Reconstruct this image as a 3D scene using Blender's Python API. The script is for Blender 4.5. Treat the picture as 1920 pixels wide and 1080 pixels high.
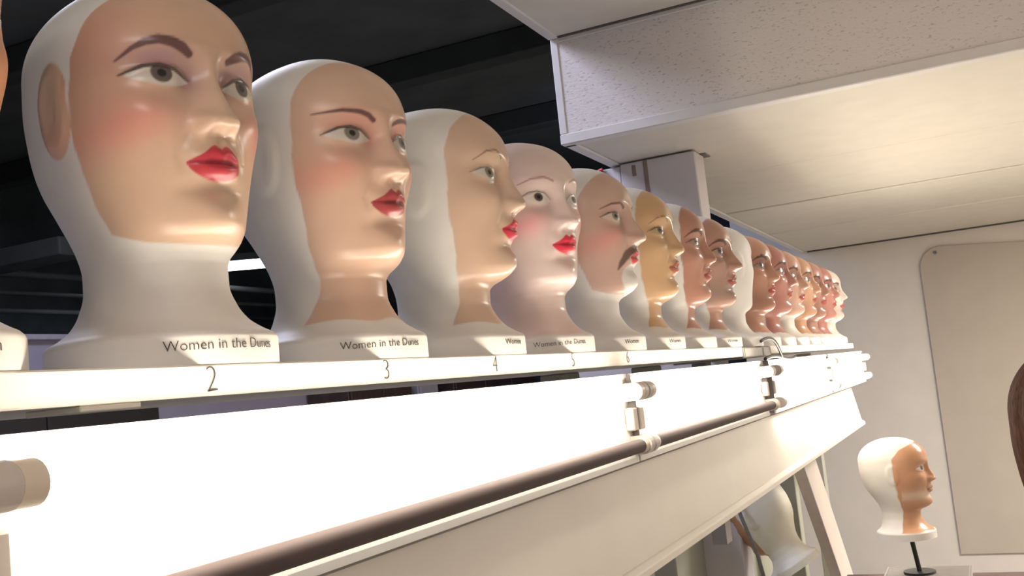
import bpy, bmesh, math, random
import numpy as np
from mathutils import Vector, Matrix
random.seed(7); np.random.seed(7)
S = bpy.context.scene
COL = S.collection
for o in list(bpy.data.objects): bpy.data.objects.remove(o)

# ------------------------------------------------------------------ camera
# world: +Y runs along the row of heads, +X out of the shelf into the room, z=0 is the lens height
cd = bpy.data.cameras.new('camera'); cam = bpy.data.objects.new('camera', cd); COL.objects.link(cam)
cd.sensor_width = 36.0; cd.lens = 1900.0/1920.0*36.0; cd.clip_start = .02; cd.clip_end = 60
def cam_axes():
    f = 1900.0
    u = Vector((1850-960, -(635-540), f)).normalized()
    p2 = Vector((850-960, -(635+103-540), f))
    a, b = np.array(p2), np.array(u)
    n = np.cross(a, b); n /= np.linalg.norm(n)
    if n[1] < 0: n = -n
    X = -np.cross(b, n)
    return np.stack([X, b, n], 1)          # camera(right, up, forward) = R @ world
R = cam_axes()
rt, up, fw = Vector(R[0]), Vector(R[1]), Vector(R[2])
cam.matrix_world = Matrix(((rt.x, up.x, -fw.x, 0), (rt.y, up.y, -fw.y, 0), (rt.z, up.z, -fw.z, 0), (0, 0, 0, 1)))
S.camera = cam

# ------------------------------------------------------------------ world, lights, exposure
w = bpy.data.worlds.new('world'); S.world = w; w.use_nodes = True
w.node_tree.nodes['Background'].inputs[0].default_value = (.55, .6, .8, 1)
w.node_tree.nodes['Background'].inputs[1].default_value = .02
S.view_settings.view_transform = 'Standard'; S.view_settings.look = 'None'
S.view_settings.exposure = 0.0; S.view_settings.gamma = 1.0; S.view_settings.use_curve_mapping = False
TUBE = 22.0                                # radiance of the lit fluorescent tubes
TUBE_COL = (1.0, .89, .75)
def area(name, loc, rot, sx, sy, power, color):
    l = bpy.data.lights.new(name, 'AREA'); l.shape = 'RECTANGLE'; l.size = sx; l.size_y = sy
    l.energy = power; l.color = color
    o = bpy.data.objects.new(name, l); COL.objects.link(o); o.location = loc; o.rotation_euler = rot
    return o
area('ceiling_lamp_behind', (0.2, -1.5, 1.04), (0, 0, 0), 1.2, .6, 42, (.97, .92, .93))
area('ceiling_lamp_left_room', (-2.4, 2.2, 1.88), (0, 0, 0), 1.2, .6, 70, (.74, .77, 1.0))
area('ceiling_lamp_right_room', (1.1, 4.7, .70), (0, 0, 0), 1.2, .6, 125, (1.0, .92, .82))
area('blue_lamp_left_room', (-2.2, 6.3, 1.0), (math.pi/2, 0, -.35), .5, .4, 5, (.45, .58, 1.0))

FLOOR = -1.65

# ------------------------------------------------------------------ helpers
def srgb(r, g, b):
    f = lambda c: c/12.92 if c <= .04045 else ((c+.055)/1.055)**2.4
    return (f(r/255), f(g/255), f(b/255))
MATS = {}
def mat(name, c, rough=.6, noise=.06, scale=30, bump=0.0, metal=0.0, emit=None, strength=0, spec=.5, stretch=None):
    if name in MATS: return MATS[name]
    m = bpy.data.materials.new(name); m.use_nodes = True; MATS[name] = m
    nt = m.node_tree; b = nt.nodes['Principled BSDF']
    b.inputs['Roughness'].default_value = rough; b.inputs['Metallic'].default_value = metal
    b.inputs['Specular IOR Level'].default_value = spec
    tc = nt.nodes.new('ShaderNodeTexCoord'); mp = nt.nodes.new('ShaderNodeMapping')
    nt.links.new(tc.outputs['Object'], mp.inputs[0])
    if stretch: mp.inputs['Scale'].default_value = stretch
    n = nt.nodes.new('ShaderNodeTexNoise'); n.inputs['Scale'].default_value = scale; n.inputs['Detail'].default_value = 4
    nt.links.new(mp.outputs[0], n.inputs['Vector'])
    r = nt.nodes.new('ShaderNodeValToRGB')
    r.color_ramp.elements[0].position = .3; r.color_ramp.elements[1].position = .7
    r.color_ramp.elements[0].color = tuple(max(0, x*(1-noise)) for x in c)+(1,)
    r.color_ramp.elements[1].color = tuple(min(1, x*(1+noise)) for x in c)+(1,)
    nt.links.new(n.outputs['Fac'], r.inputs[0]); nt.links.new(r.outputs[0], b.inputs['Base Color'])
    if bump:
        bp = nt.nodes.new('ShaderNodeBump'); bp.inputs['Strength'].default_value = bump; bp.inputs['Distance'].default_value = .004
        nt.links.new(n.outputs['Fac'], bp.inputs['Height']); nt.links.new(bp.outputs[0], b.inputs['Normal'])
    if emit:
        b.inputs['Emission Color'].default_value = tuple(emit)+(1,); b.inputs['Emission Strength'].default_value = strength
    return m

def tag(o, label=None, cat=None, group=None, kind=None):
    if label: o['label'] = label
    if cat: o['category'] = cat
    if group: o['group'] = group
    if kind: o['kind'] = kind
    return o
def empty(name, loc=(0, 0, 0), rz=0.0):
    o = bpy.data.objects.new(name, None); COL.objects.link(o); o.location = loc; o.rotation_euler = (0, 0, rz)
    o.empty_display_size = .05
    return o
def link(name, me, m=None, parent=None, loc=(0, 0, 0), rot=(0, 0, 0)):
    o = bpy.data.objects.new(name, me); COL.objects.link(o)
    if m and not me.materials: me.materials.append(m)
    o.location = loc; o.rotation_euler = rot
    if parent: o.parent = parent
    return o
class MB:
    """collects boxes, tubes and prisms and links them as one mesh"""
    def __init__(s): s.b = bmesh.new()
    def box(s, lo, hi, bevel=0.0, seg=2):
        t = bmesh.new()
        bmesh.ops.create_cube(t, size=1)
        for v in t.verts:
            v.co = Vector([lo[i]+(v.co[i]+.5)*(hi[i]-lo[i]) for i in range(3)])
        if bevel:
            bmesh.ops.bevel(t, geom=list(t.edges), offset=bevel, segments=seg, profile=.5, affect='EDGES')
        s._add(t); return s
    def _add(s, t, mtx=None):
        me = bpy.data.meshes.new('t'); t.to_mesh(me); t.free()
        if mtx: me.transform(mtx)
        s.b.from_mesh(me); bpy.data.meshes.remove(me)
    def tube(s, a, b, r, seg=24, r2=None, caps=True):
        a, b = Vector(a), Vector(b); d = b-a
        t = bmesh.new()
        bmesh.ops.create_cone(t, cap_ends=caps, segments=seg, radius1=r, radius2=r if r2 is None else r2, depth=d.length)
        q = d.to_track_quat('Z', 'Y').to_matrix().to_4x4()
        s._add(t, Matrix.Translation((a+b)/2) @ q); return s
    def path(s, pts, r, seg=10):
        pts = [Vector(p) for p in pts]
        rings = []
        for i, p in enumerate(pts):
            d = (pts[min(i+1, len(pts)-1)]-pts[max(i-1, 0)]).normalized()
            q = d.to_track_quat('Z', 'Y')
            rings.append([s.b.verts.new(p+q @ Vector((r*math.cos(k*2*math.pi/seg), r*math.sin(k*2*math.pi/seg), 0))) for k in range(seg)])
        for i in range(len(rings)-1):
            for k in range(seg):
                s.b.faces.new((rings[i][k], rings[i][(k+1) % seg], rings[i+1][(k+1) % seg], rings[i+1][k]))
        s.b.faces.new(rings[0][::-1]); s.b.faces.new(rings[-1]); return s
    def prism(s, pts2, axis, a, b, bevel=0.0):
        """polygon pts2 in the plane normal to axis ('x','y','z'), extruded from a to b"""
        def P(p, t):
            return {'x': (t, p[0], p[1]), 'y': (p[0], t, p[1]), 'z': (p[0], p[1], t)}[axis]
        t = bmesh.new()
        v0 = [t.verts.new(P(p, a)) for p in pts2]; v1 = [t.verts.new(P(p, b)) for p in pts2]
        n = len(pts2)
        t.faces.new(v0[::-1]); t.faces.new(v1)
        for i in range(n): t.faces.new((v0[i], v0[(i+1) % n], v1[(i+1) % n], v1[i]))
        bmesh.ops.recalc_face_normals(t, faces=t.faces)
        if bevel: bmesh.ops.bevel(t, geom=list(t.edges), offset=bevel, segments=2, profile=.5, affect='EDGES')
        s._add(t); return s
    def build(s, name, m, parent=None, loc=(0, 0, 0), smooth=False, rot=(0, 0, 0)):
        me = bpy.data.meshes.new(name)
        bmesh.ops.recalc_face_normals(s.b, faces=s.b.faces)
        s.b.to_mesh(me); s.b.free()
        if smooth:
            for p in me.polygons: p.use_smooth = True
            try: me.set_sharp_from_angle(angle=math.radians(40))
            except Exception: pass
        return link(name, me, m, parent, loc, rot)

# ------------------------------------------------------------------ materials
M_white = mat('white_enamel', (.80, .79, .76), .35, .02, 12)
M_shelf = mat('cream_painted_wood', (.80, .76, .68), .5, .04, 14, .1, stretch=(6, .6, 6))
M_wall = mat('pale_wall_paint', (.75, .70, .63), .8, .03, 6, .05)
M_wallpanel = mat('grey_beige_board', (.53, .47, .40), .7, .03, 5, .03)
M_dark = mat('black_ceiling_paint', (.11, .122, .12), .8, .15, 3)
M_teal = mat('dark_teal_paint', (.07, .088, .095), .7, .3, 2)
M_beam = mat('dark_grey_steel', (.055, .062, .06), .7, .15, 4)
M_lilac = mat('lilac_grey_wall', (.50, .47, .60), .8, .05, 4)
M_blue = mat('blue_lit_tint', (.30, .40, .66), .6, .05, 4)  # blue light on the post is put into this colour
M_tile = mat('ceiling_plank', (.70, .66, .58), .75, .03, 9, .05)
M_trimw = mat('white_trim', (.72, .70, .68), .5, .03, 10)
M_floor = mat('grey_floor', (.40, .38, .36), .6, .2, 5)
M_brown = mat('brown_wood', (.09, .055, .05), .5, .3, 10, stretch=(1, 8, 1))
M_darktube = mat('dark_tube_glass', (.085, .060, .056), .6, .06, 20, spec=.15)
M_metal = mat('grey_metal', (.22, .20, .185), .5, .1, 20, metal=.5)
M_holder = mat('tan_holder_plastic', (.52, .46, .41), .5, .08, 30)
M_cap = mat('pale_end_cap', (.68, .58, .47), .4, .03, 20)
M_grey = mat('grey_end_plate', (.27, .245, .225), .6, .05, 20)
M_black = mat('black_rubber', (.012, .011, .010), .5, .2, 30)
M_ink = mat('black_ink', (.07, .06, .05), .7, .2, 60)
M_red = mat('red_plastic', (.45, .02, .03), .4, .1, 40)
M_postpaint = mat('pink_white_post', (.62, .55, .50), .6, .04, 8, stretch=(6, 6, 1))
M_board = mat('sage_grey_board', (.36, .36, .30), .8, .05, 6)
M_lit = mat('lit_tube', (.9, .9, .9), .3, 0.0, 5, emit=TUBE_COL, strength=TUBE)
M_lamp = mat('distant_lamp', (.9, .9, .9), .3, 0.0, 5, emit=(.86, .88, 1.0), strength=6)

def acoustic():
    m = mat('acoustic_tile', (.62, .59, .57), .9, .02, 8)
    nt = m.node_tree; b = nt.nodes['Principled BSDF']
    tc = nt.nodes.new('ShaderNodeTexCoord'); mp = nt.nodes.new('ShaderNodeMapping'); mp.inputs['Scale'].default_value = (80, 110, 190)
    nt.links.new(tc.outputs['Object'], mp.inputs[0])
    n = nt.nodes.new('ShaderNodeTexNoise'); n.inputs['Scale'].default_value = 1.0; n.inputs['Detail'].default_value = 3
    nt.links.new(mp.outputs[0], n.inputs['Vector'])
    r = nt.nodes.new('ShaderNodeValToRGB'); r.color_ramp.elements[0].position = .30; r.color_ramp.elements[1].position = .40
    r.color_ramp.elements[0].color = (.52, .48, .45, 1); r.color_ramp.elements[1].color = (.76, .72, .70, 1)
    nt.links.new(n.outputs['Fac'], r.inputs[0]); nt.links.new(r.outputs[0], b.inputs['Base Color'])
    bp = nt.nodes.new('ShaderNodeBump'); bp.inputs['Strength'].default_value = .5; bp.inputs['Distance'].default_value = .003
    nt.links.new(n.outputs['Fac'], bp.inputs['Height']); nt.links.new(bp.outputs[0], b.inputs['Normal'])
    return m
M_acoustic = acoustic()

def painted():
    m = bpy.data.materials.new('painted_plaster'); m.use_nodes = True
    nt = m.node_tree; b = nt.nodes['Principled BSDF']
    a = nt.nodes.new('ShaderNodeAttribute'); a.attribute_name = 'paint'
    tc = nt.nodes.new('ShaderNodeTexCoord')
    n = nt.nodes.new('ShaderNodeTexNoise'); n.inputs['Scale'].default_value = 26; n.inputs['Detail'].default_value = 5
    nt.links.new(tc.outputs['Object'], n.inputs['Vector'])
    mr = nt.nodes.new('ShaderNodeMapRange'); mr.inputs['To Min'].default_value = .93; mr.inputs['To Max'].default_value = 1.05
    nt.links.new(n.outputs['Fac'], mr.inputs['Value'])
    mx = nt.nodes.new('ShaderNodeVectorMath'); mx.operation = 'SCALE'
    nt.links.new(a.outputs['Color'], mx.inputs[0]); nt.links.new(mr.outputs[0], mx.inputs['Scale'])
    nt.links.new(mx.outputs[0], b.inputs['Base Color'])
    g = nt.nodes.new('ShaderNodeMapRange'); g.inputs['To Min'].default_value = .55; g.inputs['To Max'].default_value = .24
    nt.links.new(a.outputs['Alpha'], g.inputs['Value']); nt.links.new(g.outputs[0], b.inputs['Roughness'])
    b.inputs['Specular IOR Level'].default_value = .4
    return m
M_paint = painted()

# ------------------------------------------------------------------ the room
def struct(o): o['kind'] = 'structure'; return o
YW = 7.45; CZ = .747; CX = -1.12; SY = 2.96; UZ = 1.09; RX = 2.6; LX = -7.0; YB = -2.6; DZ = 2.1
struct(MB().box((LX-.1, YB-.1, FLOOR-.1), (RX+.1, YW+2.6, FLOOR)).build('floor', M_floor))
wb = struct(MB().box((-1.60, YW, FLOOR), (RX, YW+.12, 1.3)).build('wall_back', M_wall))
struct(MB().box((LX, YW+2.5, FLOOR), (-1.60, YW+2.6, DZ)).build('wall_back_left', M_teal))
struct(MB().box((RX, YB, FLOOR), (RX+.1, YW+.12, 1.3)).build('wall_right', M_wall))
struct(MB().box((LX-.1, YB, FLOOR), (LX, YW+2.5, DZ)).build('wall_left', M_teal))
struct(MB().box((LX, YB-.1, FLOOR), (RX, YB, DZ)).build('wall_front', M_wall))
# open dark ceiling on the left
dc = struct(MB().box((LX, YB, DZ), (CX-.02, YW+2.6, DZ+.1)).build('ceiling_left', M_dark))
for k, (y, dz, dp) in enumerate([(.6, .0, .16), (2.2, 0, .16), (3.8, 0, .16), (5.4, 0, .16), (7.0, 0, .16)]):
    MB().box((LX+.02, y-.07, DZ-dp), (CX-.2, y+.07, DZ-.002), .01).build('beam', M_beam, dc)
for k, (x, z, r) in enumerate([(-5.2, .98, .022), (-5.6, .93, .016), (-6.2, .90, .02)]):
    MB().tube((x, YB+.05, z), (x, YW+2.3, z), r, 14).build('conduit', M_beam, dc, smooth=True)
MB().box((-6.9, 3.78, .93), (-4.3, 3.98, 1.03), .01).build('duct', M_beam, dc)
# dropped ceiling: planks that run across the room behind the soffit
ceil = struct(empty('ceiling', (0, 0, CZ)))
edges = [SY+.01, 3.98, 5.02, 5.60, 6.12, 6.55, 7.44]
for i in range(len(edges)-1):
    dz = [0, .004, -.001, .003, 0, .003][i]
    MB().box((CX+.03, edges[i]+.009, dz), (RX, edges[i+1]-.009, dz+.05), .005, 1).build('ceiling_plank', M_tile, ceil)
MB().box((CX-.01, SY+.005, .028), (RX, YW, .06)).build('ceiling_backing', mat('joint_shadow', (.10, .09, .08), .9), ceil)
MB().box((CX-.012, SY+.01, -.004), (CX+.03, YW-.01, .06), .004, 1).build('edge_trim', M_trimw, ceil)
MB().box((CX+.05, YW-.022, -.006), (RX, YW-.002, .004)).build('joint_shade_strip', mat('joint_shadow', (.10, .09, .08)), ceil)  # solid dark strip stands in for shade where ceiling meets wall
MB().box((-.84, 3.48, -.0045), (-.80, 3.55, .001), .002, 1).build('mounting_plate', M_metal, ceil)
# soffit: an upright acoustic tile between white angle trims
sof = struct(empty('trim_1', (0, SY, CZ)))
MB().box((CX+.012, -.006, .03), (RX, .03, UZ-CZ-.012)).build('acoustic_tile', M_acoustic, sof)
MB().box((CX-.012, -.012, -.004), (RX, .032, .03), .003, 1).build('lower_trim', M_trimw, sof)
MB().box((CX-.012, -.010, .03), (CX+.014, .032, UZ-CZ-.002), .003, 1).build('end_trim', M_trimw, sof)
MB().box((CX-.012, -.008, UZ-CZ-.014), (RX, .032, UZ-CZ), .002, 1).build('upper_trim', M_trimw, sof)
uc = struct(MB().box((CX-.012, YB, UZ), (RX, SY+.2, UZ+.06)).build('ceiling_upper', M_tile))
MB().box((CX-.016, YB, UZ-.004), (CX+.02, SY-.014, UZ+.05), .004, 1).build('edge_trim', M_trimw, uc)
MB().box((CX+.02, SY-.026, UZ-.003), (RX, SY-.013, UZ+.002)).build('joint_shade_strip', mat('joint_shadow', (.10, .09, .08)), uc)  # solid dark strip painted as the shade above the soffit

# boxed column under the ceiling, behind the row
cl = struct(empty('trim_2', (0, 3.38, FLOOR)))
H = CZ-FLOOR-.006
MB().box((-1.085, 0, 0), (-.815, .125, H), .004, 1).build('column_casing', mat('column_paint', (.60, .575, .60), .7, .03, 8), cl)
MB().box((-1.34, .012, 0), (-1.088, .11, H-.004), .004, 1).build('column_casing', mat('column_paint', (.60, .575, .60)), cl)
MB().box((-1.0, -.004, H-.115), (-.985, .0005, H-.002), .001, 1).build('rust_streak', mat('rust_brown', (.25, .19, .17), .8), cl)
MB().box((-1.042, -.003, H-.05), (-1.028, .0005, H-.012), .001, 1).build('rust_streak', mat('rust_brown', (.25, .19, .17), .8), cl)
bow = empty('red_bow', (-1.205, 3.386, .722))
for a, b in (((-.045, -.006, -.012), (.0, -.008, .0)), ((.055, -.006, .012), (.0, -.008, .0)), ((.03, -.006, -.018), (0, -.008, 0)), ((-.02, -.006, .016), (0, -.008, 0))):
    MB().tube(a, b, .009, 8, .004).build('loop', M_red, bow, smooth=True)
tag(bow, 'small red ribbon bow fixed high on the grey boxed column', 'bow')

# rounded board on the back wall
def board_outline():
    pts = []; cx, cz, r = -.205, .515, .14
    for k in range(9):
        a = math.pi - k*(math.pi/2+.08)/8
        pts.append((cx+r*math.cos(a), cz+r*math.sin(a)))
    return pts+[(1.5, .50), (1.5, -1.40), (-.345, -1.40)]
bd = empty('wall_board', (0, YW, 0))
MB().prism(board_outline(), 'y', -.022, -.001, .003).build('panel', M_wallpanel, bd)
MB().tube((-.237, -.03, .615), (-.237, -.02, .615), .012, 10).build('screw', M_metal, bd)
tag(bd, 'large grey-beige board with a rounded corner fixed on the pale back wall', 'board')

# ------------------------------------------------------------------ left room, seen past the heads and through the gap
pw = struct(MB().box((-4.62, YB, FLOOR), (-4.5, YW+2.3, .50)).build('wall_partition', M_lilac))
MB().box((-4.66, YB, .50), (-4.46, YW+2.3, .53), .004, 1).build('coping', mat('pale_coping', (.55, .54, .62), .6), pw)
def cabinet(y0, y1, z1, m, label, doors=2):
    c = empty('storage_cabinet', (-4.3, (y0+y1)/2, FLOOR)); wd = (y1-y0)/2; h = z1-FLOOR
    MB().box((-.19, -wd, 0), (.17, wd, h), .006, 1).build('body', m, c)
    for k in range(doors):
        a = -wd+.01+k*(2*wd-.01)/doors; b = a+(2*wd-.01)/doors-.01
        d = MB().box((.171, a, .06), (.19, b, h-.03), .004, 1).build('door', m, c)
        MB().tube((.205, b-.06, h-.5), (.205, b-.06, h-.38), .008, 8).build('handle', M_metal, d)
    tag(c, label, 'cabinet'); return c
cabinet(2.75, 4.22, .24, mat('black_brown', (.03, .026, .024), .6), 'near-black low cabinet seen in the gap under the shelf at far left')
cabinet(6.05, 6.9, .20, M_brown, 'brown cabinet seen through the gap under the second head')
cabinet(7.02, 7.32, .21, mat('pale_lavender', (.55, .55, .68), .6), 'narrow pale lavender cabinet seen in the gap beside a brown one', 1)
cabinet(7.62, 9.3, .22, mat('umber_wood', (.07, .045, .05), .5), 'long dark umber cabinet seen in the gap under the third and fourth heads', 3)
jb = MB().box((-4.45, 7.345, FLOOR), (-4.36, 7.50, 1.16), .004, 1).build('blue_post', M_blue)
jb2 = tag(jb, 'upright post coloured as if lit blue in the dark room behind the second head', 'post')
# distant ceiling light
lm = empty('ceiling_light', (-4.74, 6.11, 1.115))
ang = math.atan2(.215, .34)
lm.rotation_euler = (0, 0, ang)
MB().box((-1.15, -.25, 0), (.02, .25, .05), .004, 1).build('housing', M_beam, lm)
MB().box((-1.13, -.23, -.008), (.0, .23, .004)).build('diffuser', M_lamp, lm)
MB().tube((-.55, 0, .05), (-.55, 0, DZ-1.115), .01, 8).build('hanger', M_beam, lm)
tag(lm, 'bright white ceiling light in the dark room behind the first painted head', 'light')

# ------------------------------------------------------------------ shelf, valance and stand
ZS = .0440                       # top of the shelf
sh = empty('shelf', (-.574, 0, ZS))
MB().box((-.27, -1.6, -.0257), (0, 2.636, 0), .0015, 1).build('board', M_shelf, sh)
MB().box((-.27, 3.016, -.0235), (0, 5.05, 0), .0015, 1).build('board', M_shelf, sh)
MB().box((-.06, .518, -.0305), (-.004, .575, -.0258), .001, 1).build('support_block', M_shelf, sh)
for y in (.35, 1.92, 2.50, 4.2, 4.95):
    MB().box((-.25, y-.035, FLOOR-ZS), (-.19, y+.035, -.0262), .003, 1).build('post', M_board, sh)
    MB().box((-.21, y-.02, -.30), (-.03, y+.02, -.26), .002, 1).build('bracket', M_board, sh)
tag(sh, 'long cream shelf board in two lengths that carries the row of heads', 'shelf')
# numbers on the shelf edge
def text_mesh(s, size, extrude=.0004, off=-.012):
    c = bpy.data.curves.new('txt', 'FONT'); c.body = s; c.size = size; c.extrude = extrude
    c.offset = size*off; c.align_x = 'CENTER'; c.align_y = 'CENTER'; c.resolution_u = 4
    o = bpy.data.objects.new('txt', c); COL.objects.link(o)
    dg = bpy.context.evaluated_depsgraph_get()
    me = bpy.data.meshes.new_from_object(o.evaluated_get(dg))
    bpy.data.objects.remove(o); bpy.data.curves.remove(c)
    me.materials.clear(); me.materials.append(M_ink)
    return me
C_LOCAL = [(-.66, .943*(.729+.2865*(n-1))) for n in range(0, 17)]
for n, y, s in ((1, .682, '2'), (2, .962, '3'), (3, 1.237, '4'), (4, 1.522, '5'), (5, 1.797, '6')):
    o = link('shelf_number', text_mesh(s, .031, .0003, -.03), None, sh, (.0006, y*.95, -.0128), (math.pi/2, 0, math.pi/2))

# white valance panel below the lights
vp = empty('valance_panel', (-.570, 0, -.148))
MB().prism([(-.014, -.004), (.0, -.004), (.030, -.165), (.016, -.165)], 'y', -1.6, 4.72).build('board', mat('valance_paint', (.75, .70, .63), .6, .03, 6), vp)
MB().prism([(.012, -.150), (.030, -.150), (.040, -.158), (.040, -.170), (.014, -.170)], 'y', -1.6, 4.722, .002).build('lip', mat('valance_paint', (.76, .71, .66)), vp)
tag(vp, 'long white valance panel below the fluorescent lights with a raised bottom lip', 'panel')

# twin fluorescent fittings
def fitting(y0, y1, lower_lit, label, upper_lit=True):
    f = empty('fluorescent_fitting', (-.56, (y0+y1)/2, -.07)); h = (y1-y0)/2
    MB().prism([(-.012, -.0745), (.009, -.0745), (.009, -.066), (.008, -.062), (.0, -.010), (.0, .064), (.003, .067), (.003, .0732), (-.012, .0732)], 'y', -h, h).build('reflector', M_white, f)
    MB().box((.0035, -h+.05, .0640), (.0045, h-.05, .0655)).build('groove_shade', M_grey, f)  # flat dark strip stands in for the shadow line of a groove
    for s in (-1, 1):
        e = MB().prism([(-.012, -.073), (.006, -.073), (.012, -.03), (.012, .03), (.006, .072), (-.012, .072)], 'y', s*(h+.0005), s*(h+.0035)).build('end_plate', M_grey, f)
        MB().box((.001, s*(h-.014)-.012, -.022), (.016, s*(h-.014)+.012, .016), .002, 1).build('spine_cap', M_holder, f)
        for z in (.0427, -.0462):
            pts = [(.001, z-.015)]+[(.025+.0155*math.cos(a), z+.0155*math.sin(a)) for a in [(-math.pi/2)+math.pi*k/8 for k in range(9)]]+[(.001, z+.015)]
            hd = MB().prism(pts, 'y', s*(h-.018), s*h, .001).build('lamp_holder', M_holder, f)
    for z, lit in ((.0427, upper_lit), (-.0462, lower_lit)):
        r = .014 if lit else .0112
        t = MB().tube((.025, -h+.034, z), (.025, h-.034, z), r, 24).build('tube', M_lit if lit else M_darktube, f, smooth=True)
        for s in (-1, 1):
            MB().tube((.025, s*(h-.018), z), (.025, s*(h-.036), z), r+.0008, 20).build('end_cap', M_cap, t, smooth=True)
            for q in (-.005, .005):
                MB().tube((.025+q*.4, s*(h-.010), z+q), (.025+q*.4, s*(h-.02), z+q), .0012, 6).build('pin', M_metal, t)
    tag(f, label, 'light', 'fluorescent fittings along the shelf'); return f
fitting(-.86, .399, False, 'twin fluorescent fitting at the left edge of the picture, mostly out of view')
fitting(.405, 1.640, False, 'nearest full twin fluorescent fitting, with one lit tube over a dark tube')
fitting(1.648, 2.77, False, 'second twin fluorescent fitting, short dark lower tube, left of the gap')
fitting(2.85, 4.01, True, 'fluorescent fitting just right of the gap, both tubes lit, grey end plate showing')
fitting(4.02, 5.20, True, 'farthest fluorescent fitting with both tubes lit, ending near the back wall')

# junction box in the gap and the cable over it
jx = empty('junction_box', (-.665, 2.826, ZS-.030))
MB().box((-.10, -.185, 0), (.092, .185, .030), .003, 1).build('box', mat('box_grey', (.30, .28, .26), .6), jx)
MB().box((.0921, -.17, .004), (.0935, .05, .026), .0005, 1).build('cover', mat('box_grey_light', (.42, .39, .36), .5), jx)
MB().box((.0921, .07, .004), (.0935, .17, .026), .0005, 1).build('cover', mat('box_grey_light', (.42, .39, .36), .5), jx)
MB().box((-.09, -.03, -.5), (-.05, .03, 0)).build('bracket', M_grey, jx)
tag(jx, 'grey metal box filling the gap between the two shelf boards', 'box')
cb = MB().path([(-.556+.004*math.sin(t*3), 2.80+.29*t, ZS+.012+.012*math.sin(t*math.pi)-.055*t**3) for t in [k/14 for k in range(15)]], .0045).build('cable', M_black, smooth=True)
tag(cb, 'short black cable draped over the gap in the shelf', 'cable')
cb = MB().path([(-.558, 2.84+.48*t, ZS-.037+.006*math.sin(t*6)) for t in [k/12 for k in range(13)]], .005).build('cable', M_black, smooth=True)
tag(cb, 'thin dark cable running level beneath the shelf gap', 'cable')

# lower part of the stand
bb = MB().box((-.97, -1.6, FLOOR), (-.945, 5.0, -.36), .002, 1).build('back_panel', M_board)
tag(bb, 'sage-grey board standing behind and below the white valance', 'panel')
br = empty('trestle_leg', (-.62, 3.5, -.33))
def plank(p0, p1, wd, th, name, m, parent):
    p0, p1 = Vector(p0), Vector(p1); d = (p1-p0); n = Vector((0, d.z, -d.y)).normalized()*wd
    return MB().prism([((p0+n).y, (p0+n).z), ((p1+n).y, (p1+n).z), ((p1-n).y, (p1-n).z), ((p0-n).y, (p0-n).z)], 'x', -th, th, .003).build(name, m, parent)
plank((0, 0, .06), (0, 1.45, -1.31), .085, .02, 'leg', M_postpaint, br)
MB().box((-.30, .60, -.62), (.0, .64, -.57), .002, 1).build('rail', M_postpaint, br)
tag(br, 'pinkish-white slanting wooden leg under the far end of the valance', 'leg')

# ------------------------------------------------------------------ mannequin heads
def sm(a, b, x): 
    t = np.clip((x-a)/(b-a), 0, 1); return t*t*(3-2*t)
def pchip(x, xs, ys):
    xs, ys = np.array(xs, float), np.array(ys, float); h = np.diff(xs); d = np.diff(ys)/h
    m = np.zeros_like(ys); m[0], m[-1] = d[0], d[-1]
    for i in range(1, len(xs)-1):
        m[i] = 0 if d[i-1]*d[i] <= 0 else 2*d[i-1]*d[i]/(d[i-1]+d[i])
    i = np.clip(np.searchsorted(xs, x)-1, 0, len(xs)-2); t = (x-xs[i])/h[i]
    return (2*t**3-3*t**2+1)*ys[i]+(t**3-2*t**2+t)*h[i]*m[i]+(-2*t**3+3*t**2)*ys[i+1]+(t**3-t**2)*h[i]*m[i+1]
G = lambda v, c, s: np.exp(-.5*((v-c)/s)**2)
PZ = [0, .024, .0285, .034, .044, .058, .078, .096, .104, .110, .117, .128, .150, .185, .22, .26, .285]
PF = [.105, .105, .1025, .093, .079, .068, .060, .0605, .067, .081, .0925, .0985, .098, .100, .102, .104, .106]
PB = [.105, .105, .1025, .094, .086, .081, .077, .078, .0795, .081, .083, .088, .100, .122, .134, .140, .140]
PW = [.105, .105, .1025, .093, .080, .071, .065, .0645, .0655, .067, .069, .0725, .079, .0865, .0915, .094, .0935]
HT = .372
def poly_mask(y, z, pts, soft=.0012):
    """distance mask along a polyline of (y, z, half thickness)"""
    best = np.full(y.shape, -1e9)
    for (a, b) in zip(pts[:-1], pts[1:]):
        dy, dz = b[0]-a[0], b[1]-a[1]
        t = np.clip(((y-a[0])*dy+(z-a[1])*dz)/(dy*dy+dz*dz), 0, 1)
        d = np.hypot(y-a[0]-t*dy, z-a[1]-t*dz); best = np.maximum(best, a[2]+t*(b[2]-a[2])-d)
    return sm(-soft, soft, best)
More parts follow.
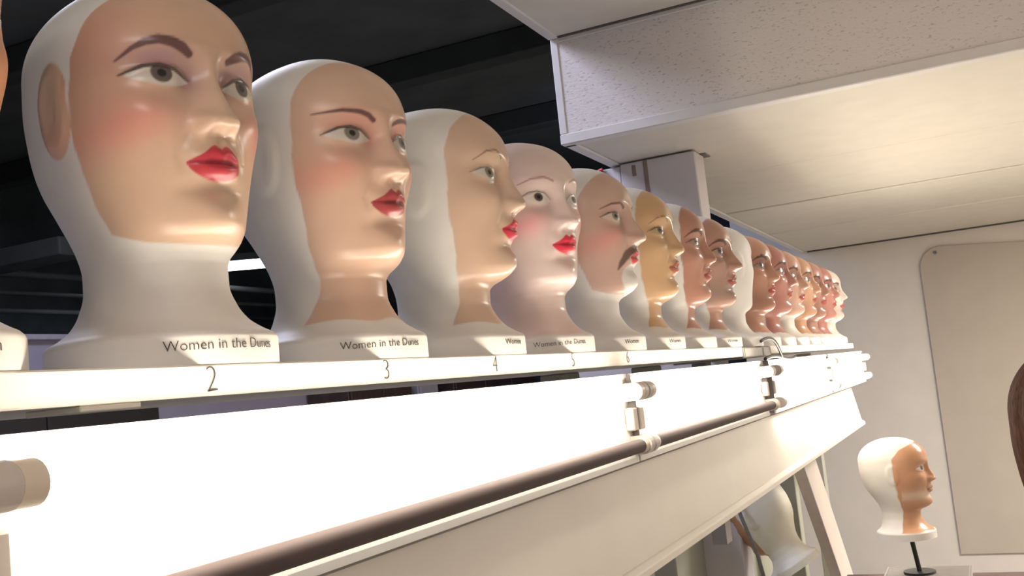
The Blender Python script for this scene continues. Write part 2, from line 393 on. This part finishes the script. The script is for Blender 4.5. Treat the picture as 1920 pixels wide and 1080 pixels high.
def head_geometry(nt, nz, nose=1.0, blank=False):
    ph = np.linspace(-np.pi, np.pi, nt, endpoint=False); th = ph-.45*np.sin(ph)
    n1 = int(nz*.76); zl = np.concatenate([[0, .002], np.linspace(.006, .285, n1)])
    an = np.linspace(0, np.pi/2, nz-n1)[1:]; zu = .285+(HT-.285)*np.sin(an)
    z = np.concatenate([zl, zu[:-1]])
    F = pchip(np.minimum(z, .285), PZ, PF); B = pchip(np.minimum(z, .285), PZ, PB); W = pchip(np.minimum(z, .285), PZ, PW)
    s = np.where(z > .285, np.maximum(1-((z-.285)/(HT-.285))**2.15, 0)**(1/2.1), 1.0)
    xm = -.010*sm(.1, .2, z)
    Zg, Tg = np.meshgrid(z, th, indexing='ij')
    c, sn = np.cos(Tg), np.sin(Tg)
    Fg, Bg, Wg, sg, xg = (a[:, None] for a in (F, B, W, s, xm))
    e = 2/(2.0+.25*sm(.12, .2, Zg))
    ax = np.sign(c)*np.abs(c)**e; ay = np.sign(sn)*np.abs(sn)**e
    # keep the underside of the jaw higher towards the ears
    X = xg+np.where(ax > 0, (Fg-xg), (Bg+xg))*ax*sg
    Y = Wg*ay*sg
    Z = Zg.copy()
    fm = sm(.0, .45, c); y = Y; q = np.abs(Y)
    d = np.zeros_like(X)
    d += .005*G(q, .038, .018)*G(Z, .281, .010)                       # brow ridge
    d -= .014*G(q, .041, .021)*G(Z, .256, .0145)                      # sockets
    d -= .004*G(q, .017, .008)*G(Z, .256, .012)
    d += .0095*np.exp(-.5*(((q-.043)/.0165)**2+((Z-.255)/.0085)**2)**1.3)  # eyeballs
    d += .0016*poly_mask(q, Z, [(.018, .254, .001), (.030, .2645, .0014), (.044, .2665, .0014), (.066, .258, .001)], .0022)  # upper lid
    zr = np.array([.192, .200, .205, .210, .216, .226, .241, .255, .268, .290])
    hn = pchip(np.clip(Z, .192, .292), zr, np.array([0, .004, .014, .025, .028, .0245, .0165, .0105, .007, 0]))
    sg2 = pchip(np.clip(Z, .192, .292), zr, np.array([.012, .0115, .011, .0105, .0105, .0095, .0085, .0080, .0085, .012]))
    d += nose*.9*hn*np.exp(-.5*(np.abs(y)/sg2)**2.2)
    d += nose*.0105*G(q, .0145, .0058)*np.exp(-.5*((Z-.2125)/.0068)**2)   # wings
    d -= .003*G(q, .0085, .003)*G(Z, .2035, .003)
    d += .0075*G(q, .058, .020)*G(Z, .226, .020)                      # cheekbones
    d -= .004*G(q, .050, .014)*G(Z, .182, .018)
    d -= .0022*poly_mask(q, Z, [(.020, .212, .001), (.028, .198, .0012), (.034, .184, .0006)], .005)
    d += .010*np.exp(-.5*(q/.026)**2)*G(Z, .182, .018)                # muzzle
    up_ = .185+.0026*G(q, .006, .005)-.0011*G(q, 0, .003)-.0045*sm(.008, .027, q)
    d += .0048*G(Z, up_, .0050)*np.exp(-.5*(q/.0155)**2.6)
    d += .0055*G(Z, .1705+.004*sm(.006, .026, q), .0050)*np.exp(-.5*(q/.0135)**2.6)
    d -= .0028*G(Z, .1778, .0016)*np.exp(-.5*(q/.019)**4)
    d -= .0025*G(q, .029, .004)*G(Z, .178, .006)
    d -= .0065*G(q, 0, .018)*G(Z, .1560, .0062)                       # below the lip
    d -= .0018*G(q, 0, .003)*G(Z, .196, .004)                        # philtrum
    d += .0085*G(q, 0, .017)*G(Z, .1335, .0135)                       # chin
    d += .0025*G(Z, .315, .02)*G(q, 0, .04)
    if blank: d *= .55
    X = X+d*fm
    # ears: low-relief flaps on the sides
    side = sm(.55, .85, np.abs(sn))
    ex, ez = X+.004, Z-.240
    er = np.hypot(ex/.026, ez/.043)
    ear = .0028*(1-sm(.72, 1.05, er))-.0012*(1-sm(.3, .62, np.hypot((ex+.002)/.021, (ez-.004)/.043)))
    Y = Y+np.sign(sn)*ear*side
    return X, Y, Z, th, z, er
def head_parts(P):
    nt, nz = P.get('res', (120, 110))
    X, Y, Z, th, zz, er = head_geometry(nt, nz, P.get('nose', 1.0), P.get('blank', False))
    q = np.abs(Y); front = X > .015
    white = np.array(P.get('white', (.69, .665, .615)))
    col = np.tile(white, X.shape+(1,)).astype(float); gloss = np.full(X.shape, .1)
    cat = np.zeros(X.shape, int)           # 0 cast, 1 face, 2 lips, 3 brow, 4 eye, 5 moustache
    def lay(mask, c, k=None, amt=1.0, g=None):
        nonlocal col, gloss
        m = (mask*amt)[..., None]; col = col*(1-m)+np.array(c)*m
        if g is not None: gloss = gloss*(1-mask)+g*mask
        if k is not None: cat[mask > .5] = k
    if not P.get('blank'):
        sk = np.array(P['skin'])
        # front boundary of the paint, x as a function of height
        fb = P.get('fb', [(.0, .03), (.10, .04), (.16, .026), (.2, .019), (.28, .026), (.32, .048), (.345, .068), (.372, .085)])
        xb = np.interp(Z, [a for a, b in fb], [b for a, b in fb])
        wob = .0012*np.sin(Z*70+P.get('seed', 0))+.0005*np.sin(Z*190+2*P.get('seed', 0))
        m = sm(-.0012, .0012, X-xb-wob)
        if P.get('ear'):
            m = np.maximum(m, (1-sm(.98, 1.06, er))*(X < .02))
        zb = P.get('zb', None)
        if zb is None:   # stops at the jaw line: lower towards the chin
            zlo = np.interp(X, [-.05, 0.0, .03, .06, .09], [.16, .142, .124, .112, .107])
        else:
            zlo = np.full(X.shape, zb)+.002*np.sin(Y*90)
        m = m*sm(-.0012, .0012, Z-zlo)
        lay(m, sk, 1, 1, .85); face = m
        for (cy, cz, sy, sz, c, a) in P.get('patches', []):
            lay(face*np.exp(-.5*(((q-cy)/sy)**2+((Z-cz)/sz)**2))*front, c, None, a)
        if 'shadow' in P:   # eye shadow paint and the far heads' darkened sockets, lid to brow
            c, a = P['shadow']
            lay(face*front*G(q, .042, .020)*G(Z, .271, .0105), c, None, a)
            lay(face*front*G(q, .018, .008)*G(Z, .254, .010), c, None, a*.9)
        if 'blush' in P:
            c, a = P['blush']; lay(face*(X > -.03)*np.exp(-.5*(((q-.064)/.022)**2+((Z-.212+.25*(q-.068))/.016)**2)), c, None, a)
        if 'chinwhite' in P:
            lay(face*front*(1-sm(.9, 1.06, np.hypot(Y/.036, (Z-.138)/.030))), white, 0, 1, .1)
        # eyes
        ec, hw = .0430, .0245
        u = np.clip((q-ec)/hw, -1, 1); op = P.get('open', 1.0)
        up = .2545+.0108*op*(1-u*u)**.8+.002*u; lo = .2535-.0068*op*(1-u*u)**.9+.002*u
        inside = sm(-.0008, .0008, up-Z)*sm(-.0008, .0008, Z-lo)*(np.abs((q-ec)/hw) < 1)*front
        lay(inside, P.get('sclera', (.56, .51, .45)), 4, 1, .9)
        gx = ec+P.get('gaze', 0)*np.sign(Y)-.001
        ir = np.hypot(q-gx, (Z-.2580)); R_ = .0088*P.get('iris_r', 1.0)
        lay(inside*(1-sm(R_-.001, R_+.001, ir)), P.get('iris', (.085, .065, .058)), None, .95)
        lay(inside*(1-sm(R_*.42-.0008, R_*.42+.0008, ir)), (.012, .01, .01), None, .95)
        lid = [(ec-hw, .2535, .0006), (ec-hw*.5, .2625, .0012), (ec, .2655, .0014), (ec+hw*.5, .2642, .0013), (ec+hw*1.12, .2565, .0006)]
        lay(poly_mask(q, Z, [(a, .2545+(b-.2545)*op, t*P.get('liner', 1)) for a, b, t in lid], .0009)*front, (.05, .03, .03), 4, .9)
        # brows
        bw = P.get('brow_pts', [(.014, .2860, .0030), (.021, .2905, .0042), (.030, .2945, .0045), (.040, .2965, .0042), (.049, .2945, .0034), (.057, .2895, .0020), (.066, .2795, .0008)])
        bw = [(a+.006, b-.010, t) for a, b, t in bw]
        if P.get('brow', True): lay(poly_mask(q, Z, bw, .0011)*front*face, P.get('brow_col', (.10, .045, .045)), 3, .95)
        # lips
        mw = .0275*P.get('mouth_w', 1.0); t = np.clip(q/mw, 0, 1)
        ut = .1870+.0065*np.exp(-.5*((q-.0065)/.006)**2)-.0012*np.exp(-.5*(q/.003)**2); ut = .1785+(ut-.1785)*(1-t**2.2)
        lt = .1785-.0165*np.sqrt(np.maximum(1-t**1.9, 0))*P.get('lip_h', 1.0)
        lm_ = sm(-.0008, .0008, ut-Z)*sm(-.0008, .0008, Z-lt)*(q < mw)*front
        lay(lm_, P.get('lip', (.56, .035, .06)), 2, .97, .85)
        lay(lm_*G(Z, .1778, .0010)*(q < mw*.95), (.16, .008, .015), None, .6)
        if 'moustache' in P:
            mp = [(.001, .1965, .0045), (.012, .1945, .0062), (.024, .186, .0070), (.035, .168, .0055), (.041, .155, .0012)]
            mm = poly_mask(q, Z, mp, .0022)*front; lay(mm, P['moustache'], 5, .92, .3)
        if 'beard' in P:
            c, a = P['beard']; lay(face*front*np.exp(-.5*(((Z-.150)/.022)**2))*(Z > .115)*(1-lm_), c, None, a)
    nzr = X.shape[0]
    V = np.stack([X, Y, Z], -1).reshape(-1, 3)
    V = np.concatenate([V, [[.0, 0, 0], [X[-1].mean(), 0, HT]]])
    Cc = np.concatenate([col.reshape(-1, 3), [white, col[-1].mean(0)]]); Gg = np.concatenate([gloss.ravel(), [.1, .1]])
    ii, jj = np.meshgrid(np.arange(nzr-1), np.arange(nt), indexing='ij'); jn = (jj+1) % nt
    quads = np.stack([ii*nt+jj, ii*nt+jn, (ii+1)*nt+jn, (ii+1)*nt+jj], -1).reshape(-1, 4)
    qcat = cat[ii, jj].ravel()
    # smooth normals over the whole figure
    A, Bv, Cv, Dv = (V[quads[:, k]] for k in range(4)); fn = np.cross(Cv-A, Dv-Bv)
    N = np.zeros_like(V)
    for k in range(4): np.add.at(N, quads[:, k], fn)
    N[-1] = (0, 0, 1); N[-2] = (0, 0, -1); N /= np.linalg.norm(N, axis=1)[:, None]+1e-12
    j = np.arange(nt); top = np.stack([(nzr-1)*nt+j, (nzr-1)*nt+(j+1) % nt, np.full(nt, len(V)-1)], -1)
    bot = np.stack([(j+1) % nt, j, np.full(nt, len(V)-2)], -1)
    side = V[quads].mean(1)[:, 1] > 0
    return V, N, Cc, Gg, quads, qcat, side, top, bot, cat[-1]
def submesh(name, V, N, Cc, Gg, faces):
    idx = np.unique(np.concatenate([f.ravel() for f in faces])); mp = np.zeros(len(V), int); mp[idx] = np.arange(len(idx))
    me = bpy.data.meshes.new(name)
    loops = np.concatenate([mp[f].ravel() for f in faces]); tot = np.concatenate([np.full(len(f), f.shape[1]) for f in faces])
    me.vertices.add(len(idx)); me.vertices.foreach_set('co', V[idx].ravel())
    me.loops.add(len(loops)); me.loops.foreach_set('vertex_index', loops.astype(np.int32))
    me.polygons.add(len(tot)); st = np.concatenate([[0], np.cumsum(tot)[:-1]])
    me.polygons.foreach_set('loop_start', st.astype(np.int32))
    me.polygons.foreach_set('use_smooth', np.ones(len(tot), bool))
    me.update(calc_edges=True)
    at = me.color_attributes.new('paint', 'FLOAT_COLOR', 'POINT')
    at.data.foreach_set('color', np.concatenate([Cc[idx], Gg[idx][:, None]], 1).astype(np.float32).ravel())
    me.normals_split_custom_set_from_vertices(N[idx].tolist())
    me.materials.append(M_paint)
    return me
def bent_text(s, size, off):
    me = text_mesh(s, size, .0002); r = .1052
    co = np.zeros(len(me.vertices)*3); me.vertices.foreach_get('co', co); co = co.reshape(-1, 3)
    a = co[:, 0]/r+off
    out = np.stack([(r+co[:, 2]+.0004)*np.cos(a), (r+co[:, 2]+.0004)*np.sin(a), co[:, 1]+.0165], 1)
    me.vertices.foreach_set('co', out.ravel()); me.update(); return me
PART = {1: 'face', 2: 'lips', 3: 'eyebrow', 4: 'eye', 5: 'moustache'}
def make_head(P, loc, rz=0.0, rot=None, scale=1.0):
    V, N, Cc, Gg, quads, qcat, side, top, bot, tcat = head_parts(P)
    root = empty('mannequin_head', loc, rz)
    if rot: root.rotation_euler = rot
    root.scale = (scale,)*3
    tag(root, P['label'], 'head', P.get('group', 'display heads along the shelf'))
    link('bust', submesh('bust', V, N, Cc, Gg, [quads[qcat == 0], top, bot]), None, root)
    face = None
    if (qcat == 1).any():
        face = link('face', submesh('face', V, N, Cc, Gg, [quads[qcat == 1]]), None, root)
        face['label'] = P.get('face_label', 'painted face')
        if (qcat == 2).any(): link('lips', submesh('lips', V, N, Cc, Gg, [quads[qcat == 2]]), None, face)
        if (qcat == 5).any(): link('moustache', submesh('moustache', V, N, Cc, Gg, [quads[qcat == 5]]), None, face)
        for k in (3, 4):
            for sd in (False, True):
                f = quads[(qcat == k) & (side == sd)]
                if len(f): link(PART[k], submesh(PART[k], V, N, Cc, Gg, [f]), None, face)
    if P.get('text'):
        link('lettering', bent_text(P['text'], P.get('tsize', .0165), P.get('toff', .12)), None, root)
    return root

NECK = [(.0, .022), (.05, .024), (.08, .030), (.12, .036), (.18, .038), (.28, .040), (.32, .048), (.345, .058), (.372, .070)]
NECK3 = [(a, b+.002) for a, b in NECK]
HEADS = {
 0: dict(label='tan-faced display head cut off by the left edge of the picture', skin=(.52, .25, .13), res=(160, 140), text='Women', toff=.12, tsize=.0125),
 1: dict(label='nearest full display head: arched dark brows, purple eye shadow, rosy cheeks, red lips', res=(360, 300), ear=True, liner=1.5, skin=(.585, .41, .29),
         shadow=((.25, .13, .17), .75), blush=((.62, .20, .18), .58), lip=(.46, .03, .05), text='Women in the Dunes', tsize=.0130, toff=-.03, face_label='peach face with purple eye shadow', seed=1,
         patches=[(.04, .31, .05, .03, (.58, .36, .25), .6), (.09, .29, .02, .05, (.50, .24, .18), .6)]),
 2: dict(label='second full display head: flat thin dark brows, dark rose lips, paint down the neck', res=(320, 280), zb=.047, fb=NECK, liner=1.3, skin=(.60, .41, .30),
         shadow=((.45, .16, .14), .6), blush=((.60, .22, .18), .6), lip=(.34, .045, .05), iris=(.17, .15, .13), text='Women in the Dunes', tsize=.0122, toff=-.26, seed=2,
         brow_pts=[(.010, .2840, .0024), (.018, .2885, .0027), (.030, .2915, .0026), (.048, .293, .0021), (.070, .2905, .0008)], brow_col=(.11, .05, .05)),
 3: dict(label='third display head: plain peach face, thin arched brow, crimson lips', res=(280, 240), zb=.047, fb=NECK3, skin=(.58, .41, .30),
         lip=(.55, .03, .06), iris=(.20, .18, .12), text='Women', toff=-.31, tsize=.012, seed=3, liner=.5, open=.95,
         brow_pts=[(.014, .290, .0012), (.030, .300, .0013), (.046, .297, .0010), (.060, .284, .0006)], brow_col=(.20, .11, .07)),
 4: dict(label='porcelain-pale display head with pink cheeks and bright red lips, turned to the camera', res=(260, 230), zb=.03, skin=(.70, .56, .51),
         blush=((.78, .30, .32), .7), lip=(.62, .02, .05), iris=(.05, .03, .025), sclera=(.72, .64, .58), open=1.25, iris_r=.85, text='Women in the Dunes', tsize=.0115, toff=-.29, seed=4, liner=.6,
         fb=[(.0, -.05), (.10, -.03), (.16, -.01), (.28, 0.0), (.32, .01), (.345, .02), (.372, .03)],
         brow_pts=[(.013, .293, .0014), (.030, .2995, .0016), (.048, .298, .0013), (.064, .290, .0007)], brow_col=(.36, .16, .16)),
 5: dict(label='display head with a brown drooping moustache, ruddy cheeks and white chin', res=(240, 220), skin=(.54, .37, .30), nose=1.2,
         blush=((.62, .24, .20), .6), lip=(.55, .06, .07), mouth_w=.7, moustache=(.13, .075, .055), chinwhite=1, iris=(.22, .19, .16), text='Women', tsize=.012, toff=-.4, seed=5, sclera=(.6, .5, .42),
         brow_pts=[(.014, .285, .0026), (.030, .2925, .0024), (.048, .291, .002), (.064, .282, .0008)], brow_col=(.13, .065, .045), shadow=((.34, .20, .17), .5)),
 6: dict(label='tan-orange faced display head behind the moustached one', res=(200, 180), zb=.05, fb=[(.0, .045), (.3, .05), (.33, .055), (.372, .065)], skin=(.57, .37, .21), sclera=(.46, .34, .22),
         lip=(.40, .12, .07), iris=(.12, .08, .04), seed=6, brow_pts=[(.014, .288, .0012), (.032, .300, .0014), (.05, .294, .001), (.062, .282, .0006)], brow_col=(.2, .1, .05), text='Women', tsize=.012, toff=-.4),
 7: dict(label='reddish-brown painted display head mostly hidden behind the tan-orange one', res=(180, 160), zb=.05, skin=(.44, .23, .17), sclera=(.36, .25, .2), lip=(.30, .08, .06), seed=7, fb=[(0, .045), (.372, .065)]),
 8: dict(label='weathered reddish display head with heavy brow and stubble, beside the blank white one', res=(200, 180), zb=.05, skin=(.46, .265, .20), sclera=(.36, .26, .2), nose=1.25, lip=(.30, .09, .07), seed=8,
         beard=((.22, .17, .14), .7), shadow=((.20, .09, .07), .7), fb=[(0, .04), (.28, .045), (.372, .065)], patches=[(.05, .2, .02, .03, (.30, .2, .16), .5)], text='Women', tsize=.012, toff=-.4),
 9: dict(label='blank unpainted white display head above the gap in the shelf', blank=True, res=(160, 140), white=(.74, .71, .67)),
}
far = [((.55, .27, .17), 'orange-tan display head first behind the blank white one'), ((.46, .18, .14), 'brick-red display head second behind the blank white one'),
       ((.58, .33, .24), 'pale-chinned ruddy display head third behind the blank white one'), ((.56, .30, .17), 'golden-tan display head fourth behind the blank white one'),
       ((.42, .20, .14), 'brown-red display head with dark brow, third from the far end of the row'), ((.40, .15, .11), 'dark red-brown display head second from the far end of the row'),
       ((.68, .56, .48), 'pale display head at the far end of the row')]
for k, (c, l) in enumerate(far):
    HEADS[10+k] = dict(label=l, res=(130, 120), skin=tuple(.85*v+.15*.3 for v in c), seed=k, sclera=(.34, .24, .2), lip=(.34, .07, .06), zb=.045 if k != 2 else None, nose=1.15, shadow=((.16, .07, .06), .75),  # dark tint laid over the eye sockets
                       fb=[(0, .02), (.28, .01), (.372, .03)], brow_col=(.06, .03, .025), beard=((.55, .42, .34) if k == 2 else (.2, .1, .08), .35 if k % 2 else .5))
YAW = {0: 0, 1: -14, 2: -11, 3: 10, 4: -22, 5: 0, 6: 2, 7: 6, 8: -4, 9: 55, 10: -8, 11: 5, 12: -5, 13: 3, 14: -8, 15: 4, 16: -4}
for n, P in HEADS.items():
    x, y = C_LOCAL[n]
    make_head(P, (x, y, ZS+.0004), math.radians(YAW[n]), scale=.943)

# ------------------------------------------------------------------ the lower display at bottom right
LOW = dict(group='heads on the lower display')
h = make_head(dict(label='white-capped head with tan face on a thin rod, below the row near the back wall', skin=(.50, .27, .16), res=(200, 180), zb=.03, lip=(.40, .20, .14), brow=False, liner=.5,
                   fb=[(0, .0), (.1, .01), (.2, .0), (.30, .0), (.33, .03), (.345, .06), (.372, .12)], patches=[(0, .16, .2, .012, (.66, .52, .40), .8)], **LOW), (-.322, 3.6, -.619), math.radians(-6), scale=.88)
st = empty('rod_stand', (-.31, 3.6, -.619))
MB().tube((.0, 0, -.002), (.012, 0, -.109), .0075, 12).build('rod', M_black, st, smooth=True)
MB().tube((.012, 0, -.109), (.012, 0, -.1158), .05, 24).build('foot', M_black, st, smooth=True)
MB().tube((0, 0, -.004), (0, 0, -.0005), .03, 20).build('top_disc', M_black, st, smooth=True)
tag(st, 'thin black rod holding up the white-capped head', 'stand')
ct = empty('metal_case', (-.28, 3.55, -.807))
MB().box((-.125, -.16, 0), (.135, .16, .072), .006, 2).build('body', M_metal, ct)
MB().box((-.130, -.165, .064), (.140, .165, .071), .003, 1).build('lid_rim', mat('pale_metal', (.30, .28, .26), .4, .05, 20, metal=.4), ct)
for x in (-.115, .125):
    MB().tube((x, -.17, .035), (x, -.158, .035), .012, 12).build('latch', M_black, ct, smooth=True)
tag(ct, 'grey metal case under the black rod at the bottom edge', 'case')
tb = empty('side_table', (-.28, 3.6, FLOOR))
MB().box((-.3, -.35, -.807-FLOOR-.03), (.3, .35, -.807-FLOOR-.0005), .004, 1).build('table_top', M_brown, tb)
for sx in (-.27, .27):
    for sy in (-.32, .32):
        MB().box((sx-.02, sy-.02, 0), (sx+.02, sy+.02, -.807-FLOOR-.0305), .002, 1).build('leg', M_brown, tb)
tag(tb, 'plain brown side table under the grey metal case', 'table')

hg = make_head(dict(label='tilted cream head hanging face-down by a cord under the valance', skin=(.55, .30, .17), res=(180, 160), zb=.10, lip=(.5, .3, .2), brow=False, white=(.82, .79, .68),
                    fb=[(0, .04), (.372, .04)], **LOW), (-.655, 3.42, -.68), rot=(math.radians(-6), math.radians(30), math.radians(168)), scale=.86)
cdp = [(x-.13, y, z) for x, y, z in [(-.70, 3.36, -.34), (-.69, 3.33, -.40), (-.655, 3.30, -.50), (-.62, 3.29, -.60), (-.60, 3.29, -.72), (-.60, 3.30, -.86)]]
c_ = MB().path(cdp, .006).build('strap', mat('grey_cord', (.16, .15, .13), .7), smooth=True)
tag(c_, 'grey cord looped over the tilted cream head', 'cord')

# wigged head at the right edge
wg = make_head(dict(label='brown-haired head just inside the right edge of the picture', skin=(.40, .19, .10), res=(140, 120), brow=False, zb=.05, **LOW), (.127, 1.5, -.392), math.radians(75))
def wig():
    X, Y, Z, th, z, er = head_geometry(120, 110)
    keep = Z[:, 0] > .13
    X, Y, Z = X[keep], Y[keep], Z[keep]
    c = np.cos(th)[None, :]
    k = 1.10+.025*np.sin(th*23)[None, :]+.012*np.sin(th*51+1)[None, :]
    k = np.where((c > .5) & (Z < .27), .80, k)
    n, nt = X.shape
    V = np.stack([X*k-.004, Y*k, Z+np.maximum(0, Z-.25)*.12], -1).reshape(-1, 3)
    ii, jj = np.meshgrid(np.arange(n-1), np.arange(nt), indexing='ij'); jn = (jj+1) % nt
    qd = np.stack([ii*nt+jj, ii*nt+jn, (ii+1)*nt+jn, (ii+1)*nt+jj], -1).reshape(-1, 4)
    V = np.concatenate([V, [[0, 0, HT*1.04]]]); j = np.arange(nt)
    tp = np.stack([(n-1)*nt+j, (n-1)*nt+(j+1) % nt, np.full(nt, len(V)-1)], -1)
    me = bpy.data.meshes.new('wig'); me.from_pydata(V.tolist(), [], qd.tolist()+tp.tolist())
    for p in me.polygons: p.use_smooth = True
    return me
link('wig', wig(), mat('brown_hair', (.06, .024, .011), .7, spec=.15, noise=.5, scale=60, bump=.4, stretch=(6, 6, 1)), wg)
ws = empty('floor_stand', (.127, 1.5, FLOOR))
MB().tube((0, 0, .02), (0, 0, -.393-FLOOR), .015, 16).build('pole', M_black, ws, smooth=True)
MB().tube((0, 0, 0), (0, 0, .02), .16, 32).build('foot', M_black, ws, smooth=True)
tag(ws, 'black pole stand under the brown-haired head', 'stand')
